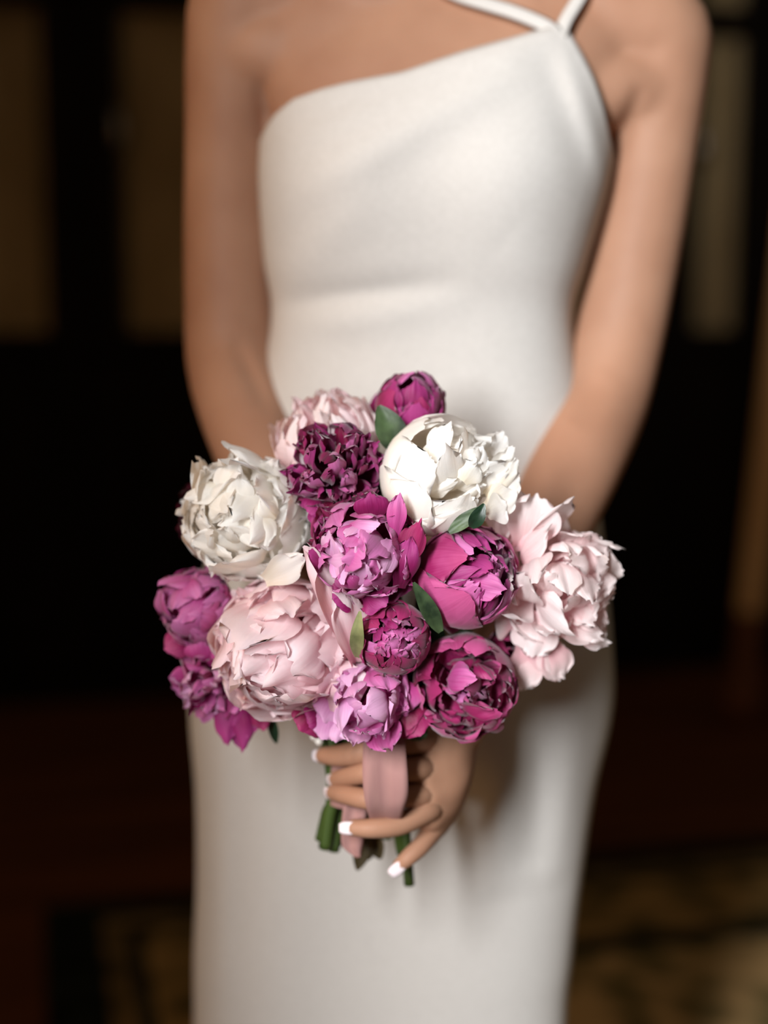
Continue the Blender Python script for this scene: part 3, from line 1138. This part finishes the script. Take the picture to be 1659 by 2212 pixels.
# --- E white, upper left
c = fc(535, 1120, -.005)
R = fR(132, 535, 1120, -.005)
E, Em, rg = peony('white peony with ruffled centre at the upper left, beside magenta blooms', c, R, (-.22, -1, .18),
                  BOWL(['ivory']), [dict(n=20, spread=78, size=(.40, .60), tilt=.34, ruf=.13, lo=.86, hi=1.0, rot=.9), dict(n=10, spread=40, size=(.24, .38), tilt=.45, ruf=.16, lo=.92, hi=1.0, rot=3),
                   dict(n=22, ang=(62, 96), L=(1.0, 1.17), w=(.20, .32), ruf=.11, hub=-.35, cup=.25, bend=.06, curl=.05, tw=.8, notch=.07)], ['ivory'], 23,
                  stem_end=stem_to(720, 1838, 0.972), bind=(-.019, .006), stem_r=.0045)
free_petal(E, at(572, 1254, .905), at(660, 1203, .892), .0105, (.1, -1, .2), 'ivory', cup=-.2, ruf=.07, bend=.05, seed=2)


# --- D ivory, upper right
c = fc(950, 1030, -.008)
R = fR(128, 950, 1030, -.008)
D, Dm, rg = peony('ivory cup-shaped peony at the upper right, opening to the right', c, R, (.58, -.68, .50),
                  [dict(n=5, R=1.0, tip=58, dt=8, W=.95, ruf=.025, tcurl=-.02, mat=['ivory']),
                   dict(n=5, R=.96, tip=46, dt=8, W=.85, ruf=.04, mat=['ivory']),
                   dict(n=5, R=.88, tip=42, dt=8, W=.7, ruf=.07, mat=['ivory'])],
                  [dict(n=12, spread=44, size=(.24, .42), tilt=.5, ruf=.14, lo=.62, hi=.84, rot=1.6), dict(n=18, spread=56, L=(.76, 1.04), w=(.16, .26), ruf=.07, hub=-.4, cup=.6)], ['ivory'], 31,
                  stem_end=stem_to(836, 1812, 0.978), bind=(.012, .014))
for q, (x0, y0, x1, y1, wd, Y) in enumerate(((1020, 1040, 1090, 935, .0135, .925), (1045, 1060, 1108, 965, .008, .915), (1050, 1070, 1118, 990, .007, .91), (960, 990, 985, 912, .020, .945),
                                             (1055, 1080, 1120, 1020, .010, .912), (1050, 1100, 1110, 1060, .011, .905), (1010, 1030, 1040, 965, .010, .90), (1000, 1040, 1030, 1000, .010, .893),
                                             (1050, 1110, 1095, 1090, .011, .90), (990, 1030, 1015, 975, .011, .905))):
    free_petal(D, at(x0, y0, Y), at(x1, y1, Y + .006), wd, (.35, -1, .25), 'ivory', cup=-.2 + .12 * (q % 4), ruf=.12, bend=.05, curl=-.05, seed=40 + q, notch=.07)

# --- H pale pink, far right
c = fc(1188, 1245, -.02)
R = fR(118, 1188, 1245, -.02)
H, Hm, rg = peony('pale pink loose peony at the far right, with drooping petals', c, R, (.45, -1, .10),
                  [dict(n=6, R=1.0, tip=88, dt=16, W=.62, ruf=.10, flare=.22, mat=['shell']),
                   dict(n=6, R=.96, tip=70, dt=14, W=.55, ruf=.10, flare=.08, mat=['shell'])],
                  [dict(n=22, spread=88, size=(.36, .56), tilt=.55, ruf=.13, lo=.80, hi=.98, rot=1.2),
                   dict(n=14, spread=40, L=(.75, .95), w=(.12, .18), ruf=.14, hub=-.3, cup=.7, tw=1.0)], ['shell'], 43,
                  stem_end=stem_to(884, 1912, 0.967), bind=(.022, 0), stem_r=.0038)
for q, (x0, y0, x1, y1, wd, nr) in enumerate(((1190, 1350, 1300, 1378, .013, (0, -1, .8)), (1165, 1370, 1212, 1462, .012, (.2, -1, .3)), (1110, 1340, 1070, 1330, .016, (-.3, -1, 0)),
                                              (1130, 1390, 1130, 1490, .013, (0, -1, .1)), (1215, 1290, 1318, 1345, .015, (.4, -1, .5)), (1210, 1230, 1312, 1180, .016, (.2, -1, -.2)),
                                              (1130, 1180, 1165, 1065, .019, (.1, -1, .1)), (1105, 1190, 1110, 1050, .018, (-.3, -1, .2)), (1160, 1320, 1150, 1420, .016, (-.1, -1, .1)), (1220, 1320, 1308, 1385, .015, (.2, -1, .6)), (1180, 1390, 1216, 1466, .013, (.3, -1, .2)), (1140, 1410, 1122, 1494, .013, (-.1, -1, .2)), (1245, 1265, 1322, 1292, .014, (.4, -1, .3)), (1240, 1215, 1310, 1172, .014, (.3, -1, -.1)))):
    free_petal(H, at(x0, y0, .93), at(x1, y1, .935 - .012 * (q in (0, 6, 8))), wd, nr, 'shell', cup=-.25 + .18 * (q % 3), ruf=.12, bend=.06, curl=-.05, seed=60 + q, notch=.12)

# --- F orchid pink, centre
c = fc(785, 1195, -.008)
R = fR(118, 785, 1195, -.008)
Fl, Fm, rg = peony('orchid pink peony at the bouquet centre with a pale ruffled heart', c, R, (-.06, -1, .02),
                   [dict(n=6, R=1.0, tip=78, dt=10, W=.62, ruf=.08, tcurl=.04, mat=['magenta', 'crimson']),
                    dict(n=6, R=.97, tip=62, dt=10, W=.56, ruf=.08, mat=['magenta', 'orchid']),
                    dict(n=6, R=.90, tip=46, dt=10, W=.5, ruf=.08, mat=['orchid'])],
                   [dict(n=14, spread=66, size=(.36, .52), tilt=.34, ruf=.10, lo=.80, hi=.94, mat=['orchid', 'lilac', 'orchid']), dict(n=12, spread=40, size=(.26, .42), tilt=.34, ruf=.12, lo=.88, hi=.93, rot=2, mat=['lilac', 'orchid']),
                   dict(n=16, ang=(66, 92), L=(1.0, 1.14), w=(.20, .30), ruf=.10, hub=-.4, cup=.4, bend=.08, tw=.7, mat=['magenta', 'crimson', 'magenta'])], ['orchid'], 57,
                   stem_end=stem_to(735, 1812, 0.976), bind=(-.014, -.004), stem_r=.004)
for q, (x0, y0, x1, y1, wd, mt) in enumerate(((868, 1230, 908, 1125, .012, 'crimson'), (852, 1165, 862, 1064, .0085, 'orchid'), (805, 1130, 800, 1066, .015, 'magenta'), (862, 1270, 888, 1160, .013, 'magenta'), (840, 1240, 862, 1190, .008, 'orchid'),
                                              (760, 1280, 720, 1300, .014, 'magenta'), (790, 1280, 835, 1308, .016, 'magenta'), (700, 1220, 668, 1190, .012, 'magenta'))):
    free_petal(Fl, at(x0, y0, .884), at(x1, y1, .878), wd * .75, (.1 * (q - 2), -1, .3), mt, cup=.1, ruf=.13, bend=.06, seed=80 + q, notch=.1)

# --- G magenta, right of centre
c = fc(1008, 1245, -.008)
R = fR(110, 1008, 1245, -.008)
G, Gm, rg = peony('magenta half-open peony right of centre, below the ivory bloom', c, R, (.58, -.9, .44),
                  [dict(n=5, R=1.0, tip=42, dt=9, W=.95, notch=.03, ruf=.025, tcurl=.02, mat=['rose', 'crimson', 'rose']),
                   dict(n=5, R=.95, tip=36, dt=8, W=.85, notch=.03, ruf=.03, mat=['orchid', 'rose']),
                   dict(n=6, R=.90, tip=31, dt=8, W=.6, ruf=.06, mat=['orchid', 'magenta']),
                   dict(n=6, R=.85, tip=25, dt=8, W=.5, ruf=.08, mat=['magenta', 'orchid'])],
                  [dict(n=9, spread=30, size=(.22, .34), tilt=.4, ruf=.16, lo=.70, hi=.86, rot=1.5, mat=['orchid', 'magenta']), dict(n=10, spread=34, L=(.66, .9), w=(.12, .2), ruf=.1, hub=-.4, cup=.6, mat=['magenta', 'orchid'])], ['magenta'], 67,
                  stem_end=stem_to(866, 1842, 0.973), bind=(.014, -.012), h=1.05)
free_petal(G, at(975, 1370, .915), at(915, 1235, .893), .012, (-.6, -1, -.1), 'crimson', cup=.5, ruf=.03, bend=.12, seed=5)

# --- K small magenta bud, centre low
c = fc(848, 1378, -.016)
R = fR(80, 848, 1378, -.016)
K, Km, rg = peony('small tight magenta peony low at the centre', c, R, (.04, -1, .22),
                  BUD(['crimson'], ['magenta', 'crimson', 'orchid']), [dict(n=14, spread=36, size=(.20, .34), tilt=.35, ruf=.16, lo=.84, hi=.92, rot=1.2, mat=['orchid', 'magenta']), dict(n=10, spread=30, L=(.84, .98), w=(.08, .14), ruf=.1, hub=-.2, cup=.8, mat=['orchid', 'magenta'])],
                  ['magenta'], 71, stem_end=stem_to(790, 1852, 0.977), bind=(-.002, .004), stem_mat='stem_brown', stem_r=.005)

# --- L crimson, lower right
c = fc(1003, 1482, -.022)
R = fR(112, 1003, 1482, -.022)
Lf, Lm, rg = peony('rosy crimson peony at the lower right with a deep open heart', c, R, (.04, -1, .10),
                   [dict(n=5, R=1.0, tip=58, dt=8, W=.85, ruf=.06, tcurl=.03, mat=['rose', 'crimson', 'rose']),
                    dict(n=5, R=.96, tip=52, dt=8, W=.75, ruf=.09, mat=['rose', 'rose', 'crimson']),
                    dict(n=5, R=.88, tip=50, dt=10, W=.7, ruf=.14, mat=['rose', 'crimson']),
                    dict(n=4, R=.74, tip=48, dt=10, W=.8, ruf=.18, mat=['crimson', 'rose']),
                    dict(n=4, R=.56, tip=44, dt=10, W=.8, ruf=.22, mat=['rose', 'crimson'])],
                   [dict(n=4, spread=46, size=(.30, .44), tilt=.5, ruf=.24, lo=.66, hi=.80, rot=1.4, mat=['rose', 'orchid', 'rose']),
                    dict(n=9, spread=40, L=(.5, .78), w=(.18, .28), ruf=.14, hub=-.5, cup=.6, mat=['rose', 'crimson', 'orchid']),
                   dict(n=8, ang=(70, 95), L=(.96, 1.08), w=(.24, .34), ruf=.11, hub=-.35, cup=.4, bend=.08, tw=.5, mat=['rose', 'crimson'])], ['rose'], 83,
                   stem_end=stem_to(808, 1842, 0.978), bind=(.018, .012), stem_mat='stem_brown')
free_petal(Lf, at(1010, 1570, .91), at(1085, 1545, .90), .016, (.2, -1, -.4), 'rose', cup=.4, ruf=.05, bend=.15, seed=7)

# --- C magenta ruffled, upper centre-left
c = fc(722, 1015, -.012)
R = fR(100, 722, 1015, -.012)
C, Cm, rg = peony('dark magenta frilled peony above centre, between the two white blooms', c, R, (-.08, -.9, .35),
                  [dict(n=6, R=1.0, tip=74, dt=12, W=.55, ruf=.09, mat=['magenta', 'crimson']), dict(n=6, R=.94, tip=56, dt=10, W=.5, ruf=.10, mat=['magenta'])],
                  [dict(n=30, spread=80, L=(.84, 1.06), w=(.18, .30), ruf=.10, hub=-.55, cup=.8, tw=.9, mat=['magenta', 'magenta', 'crimson', 'orchid']),
                   dict(n=16, ang=(62, 98), L=(1.0, 1.18), w=(.16, .26), ruf=.12, hub=-.35, cup=.3, bend=.06, tw=.8, notch=.07, mat=['magenta', 'crimson'])], ['magenta'], 97,
                  bind=(-.006, .016))
for q, (x0, y0, x1, y1, wd) in enumerate(((720, 1090, 685, 1145, .011), (740, 1090, 745, 1140, .014), (700, 1080, 668, 1110, .010), (765, 1090, 800, 1085, .012))):
    free_petal(C, at(x0, y0, .915), at(x1, y1, .905), wd, (.1, -1, .3), 'magenta', cup=.5, ruf=.08, bend=.15, seed=100 + q)


# --- A dark bud at the top
c = fc(888, 878, .0)
R = fR(74, 888, 878, .0)
Af, Am, rg = peony('dark magenta peony bud at the very top of the bouquet', c, R, (.08, -.55, .8),
                   BUD(['magenta', 'crimson'], ['magenta']), [dict(n=6, spread=60, size=(.5, .7), tilt=.2, ruf=.08, lo=.9, hi=1.0, rot=1, mat=['magenta', 'orchid']),
                   dict(n=5, ang=(60, 98), L=(.98, 1.12), w=(.24, .34), ruf=.12, hub=-.35, cup=.5, bend=.1, tw=.8, notch=.07, mat=['magenta', 'crimson'])], ['magenta'], 103,
                   bind=(.004, .02), h=.95)
free_petal(Af, at(905, 925, 1.0), at(968, 905, .995), .013, (.2, -1, .1), 'magenta', cup=.5, ruf=.08, seed=4)
free_petal(Af, at(850, 900, 1.0), at(812, 852, .995), .014, (-.4, -1, .1), 'magenta', cup=.5, ruf=.08, seed=9)
leaf(Af, at(858, 975, .935), at(818, 876, .935), .0115, (.25, -1, .25), 'leaf', .08)

# --- B pale pink behind, top left
c = fc(705, 950, .02)
R = fR(112, 705, 950, .02)
Bf, Bm, rg = peony('pale pink peony behind the dark frilled bloom at the top left', c, R, (-.25, -.45, .85),
                   BOWL(['blush', 'shell']), [dict(n=18, spread=80, L=(.8, 1.05), w=(.2, .3), ruf=.1, hub=-.45, cup=.5)], ['blush', 'shell'], 109, bind=(-.010, .02))

# --- I orchid, left
c = fc(426, 1312, -.02)
R = fR(82, 426, 1312, -.02)
I_, Im, rg = peony('orchid magenta peony at the far left below the white bloom', c, R, (-.35, -1, .15),
                   [dict(n=6, R=1.0, tip=72, dt=12, W=.66, ruf=.06, mat=['orchid', 'magenta']), dict(n=6, R=.95, tip=50, dt=10, W=.7, ruf=.05, mat=['orchid']), dict(n=5, R=.88, tip=34, dt=8, W=.7, ruf=.06, mat=['orchid'])],
                   [dict(n=7, spread=60, size=(.55, .75), tilt=.25, ruf=.08, lo=.90, hi=.98, rot=1, mat=['orchid', 'orchid', 'magenta']),
                   dict(n=8, ang=(68, 98), L=(.98, 1.2), w=(.20, .32), ruf=.10, hub=-.35, cup=.4, bend=.06, tw=.8, notch=.07, mat=['magenta', 'crimson', 'orchid'])], ['orchid'], 113, stem_end=stem_to(702, 1826, .972), bind=(-.026, .004), stem_r=.0042)
for q, (x0, y0, x1, y1, wd, mt) in enumerate(((400, 1330, 345, 1275, .012, 'orchid'), (430, 1300, 478, 1262, .013, 'magenta'), (415, 1370, 357, 1405, .010, 'rose'), (425, 1380, 370, 1370, .009, 'rose'),
                                              (440, 1370, 440, 1405, .014, 'crimson'), (470, 1300, 495, 1275, .011, 'crimson'))):
    free_petal(I_, at(x0, y0, .955), at(x1, y1, .945), wd, (-.2, -1, .2), mt, cup=.4, ruf=.05, bend=.12, seed=130 + q)

# --- M orchid, lower left
c = fc(444, 1468, -.035)
R = fR(80, 444, 1468, -.035)
Mf, Mm, rg = peony('orchid frilled peony at the lower left edge with a hanging magenta petal', c, R, (-.4, -1, -.05),
                   [dict(n=6, R=1.0, tip=84, dt=12, W=.6, ruf=.12, flare=.15, mat=['orchid'])],
                   [dict(n=24, spread=85, L=(.7, 1.1), w=(.2, .34), ruf=.14, hub=-.4, cup=.6, tw=.8, mat=['orchid', 'orchid', 'magenta', 'lilac'])], ['orchid'], 127, stem_end=stem_to(692, 1815, .968), bind=(-.0265, 0), stem_r=.004)
for q, (x0, y0, x1, y1, wd, mt) in enumerate(((500, 1480, 525, 1624, .0105, 'magenta'), (490, 1480, 490, 1608, .009, 'magenta'), (540, 1490, 572, 1575, .010, 'crimson'), (500, 1470, 505, 1570, .012, 'magenta'), (420, 1470, 365, 1462, .008, 'orchid'),
                                              (440, 1440, 432, 1385, .012, 'orchid'), (455, 1440, 480, 1390, .010, 'orchid'), (520, 1510, 540, 1595, .012, 'magenta'))):
    free_petal(Mf, at(x0, y0, .945), at(x1, y1, .94), wd, (-.3 + .2 * q % .6, -1, -.1), mt, cup=.3, ruf=.09, bend=.06, seed=140 + q)
leaf(Mf, at(585, 1545, .95), at(597, 1606, .955), .0035, (0, -1, .1), 'leaf_dark', .05)

# --- N lilac, bottom centre
c = fc(795, 1512, -.035)
R = fR(84, 795, 1512, -.035)
Nf, Nm, rg = peony('lilac pink nodding peony at the bottom centre above the ribbon', c, R, (-.08, -1, -.30),
                   [dict(n=6, R=1.0, tip=70, dt=14, W=.6, ruf=.09, mat=['orchid', 'lilac', 'rose'])],
                   [dict(n=12, spread=75, size=(.4, .62), tilt=.35, ruf=.12, lo=.84, hi=.98, rot=1.2, mat=['lilac', 'orchid', 'lilac']),
                   dict(n=14, ang=(55, 98), L=(.98, 1.2), w=(.20, .32), ruf=.12, hub=-.35, cup=.4, bend=.06, tw=.8, notch=.07, mat=['lilac', 'orchid', 'crimson'])], ['lilac'], 131, bind=(0, -.014))
for q, (x0, y0, x1, y1, wd, mt) in enumerate(((720, 1520, 700, 1600, .010, 'lilac'), (740, 1530, 722, 1602, .009, 'lilac'), (780, 1530, 775, 1606, .013, 'lilac'), (810, 1540, 800, 1604, .010, 'lilac'),
                                              (840, 1500, 885, 1500, .016, 'orchid'), (850, 1530, 880, 1590, .015, 'crimson'), (830, 1550, 848, 1592, .010, 'lilac'), (680, 1545, 650, 1580, .011, 'crimson'),
                                              (700, 1545, 668, 1570, .010, 'magenta'), (735, 1500, 700, 1560, .011, 'lilac'), (745, 1540, 745, 1596, .010, 'lilac'), (860, 1470, 880, 1540, .013, 'orchid'), (830, 1480, 850, 1560, .012, 'orchid'), (760, 1500, 745, 1560, .012, 'orchid'), (870, 1540, 895, 1570, .012, 'crimson'), (880, 1540, 912, 1588, .011, 'crimson'), (790, 1480, 830, 1455, .014, 'orchid'))):
    free_petal(Nf, at(x0, y0, .90), at(x1, y1, .895), wd * 1.15, (.1, -1, .1), mt, cup=.3, ruf=.11, bend=.08, seed=160 + q)

# --- O maroon, behind the white
c = at(470, 1110, .985)
R = 88 * .985 / FPX
O_, Om, rg = peony('maroon peony almost hidden behind the white bloom at left', c, R, (-.4, -.8, .3),
                   SKIRT(['maroon']), [dict(n=14, spread=80, L=(.8, 1.05), w=(.2, .3), ruf=.1)], ['maroon'], 137, stem_end=stem_to(728, 1828, .982), bind=(-.020, .012))
# --- P crimson sliver between the lower right blooms
c = at(1092, 1425, .945)
R = 62 * .965 / FPX
P_, Pm, rg = peony('deep crimson peony tucked behind the two lower right blooms', c, R, (.5, -.8, -.1),
                   SKIRT(['crimson']), [dict(n=10, spread=70, L=(.8, 1.0), w=(.2, .3), ruf=.08)], ['crimson'], 139, bind=(.024, .012))

# leaves tucked between the blooms
leaf(D, at(970, 1150, .892), at(1048, 1094, .892), .0048, (0, -1, .4), 'leaf', .05)
leaf(D, at(1018, 1140, .882), at(1046, 1088, .878), .0050, (.1, -1, .2), 'leaf_dark', .12)
leaf(G, at(952, 1365, .887), at(893, 1258, .874), .0058, (.1, -1, .2), 'leaf', .04)
leaf(K, at(772, 1420, .888), at(778, 1320, .870), .0048, (-.2, -1, .1), 'leaf_olive', .08)
leaf(Nf, at(900, 1600, .93), at(900, 1555, .925), .008, (0, -1, .1), 'leaf', .05)
for q, (x, y, a) in enumerate(((760, 1330, .4), (930, 1340, 1.4), (900, 1150, 2.2), (640, 1180, .9), (830, 1100, 1.7), (960, 1390, 2.8), (1090, 1120, .2), (690, 1100, 2.4), (860, 1470, .7), (560, 1240, 1.9))):
    leaf(K, at(x, y, .955), at(x + 95 * math.cos(a), y - 95 * math.sin(a), .945), .014, (0, -1, .1), 'leaf_dark', .05)
# withered leaf and stub hanging at the stem ends
leaf(K, at(790, 1790, .972), at(772, 1880, .970), .0075, (.2, -1, 0), 'stem_brown', .05)
leaf(K, at(800, 1790, .974), at(822, 1856, .972), .0075, (-.2, -1, 0), 'stem_brown', .05)

# ------------------------------------------------------------------ ribbon
rib = empty('ribbon', at(830, 1680, .92))
tag(rib, 'dusty pink satin ribbon hanging down over the fingers and the stems', 'ribbon')


def band(pts, name):
    """pts: (left px, right px, py, Y)"""
    C = spline(pts, 8)
    V, F = [], []
    nu = 8
    for q in C:
        for i in range(nu + 1):
            s = i / nu
            p = at(q[0] + (q[1] - q[0]) * s, q[2], q[3] - .0012 * math.sin(pi * s) + .0012 * math.exp(-((s - .45) / .08) ** 2) + .0015 * math.sin(s * 7 + q[2] * .01))
            V.append(p - rib.location)
    for j in range(len(C) - 1):
        for i in range(nu):
            a = j * (nu + 1) + i
            F.append([a, a + nu + 1, a + nu + 2, a + 1])
    o = link_mesh(name, V, F, 'ribbon', rib)
    m = o.modifiers.new('cloth', 'SOLIDIFY')
    m.thickness = .0007
    return o


band([(786, 872, 1560, .925), (784, 876, 1620, .912), (783, 880, 1670, .908), (786, 881, 1715, .909), (792, 874, 1748, .914), (799, 868, 1772, .926), (800, 862, 1790, .945)], 'loop')
band([(745, 800, 1700, .942), (742, 796, 1740, .940), (738, 790, 1780, .938), (738, 786, 1820, .938), (746, 783, 1835, .938), (772, 780, 1852, .938)], 'tail')
# wraps round the bundle of stems
V, F = [], []
for j in range(9):
    for k in range(28):
        an = 2 * pi * k / 28
        c = at(800, 1610 + 14 * j, .970)
        V.append(c + Vector((.031 * math.cos(an), .027 * math.sin(an), .002 * math.sin(an + j))) - rib.location)
for j in range(8):
    for k in range(28):
        k2 = (k + 1) % 28
        F.append([j * 28 + k, (j + 1) * 28 + k, (j + 1) * 28 + k2, j * 28 + k2])
link_mesh('wrap', V, F, 'ribbon', rib)
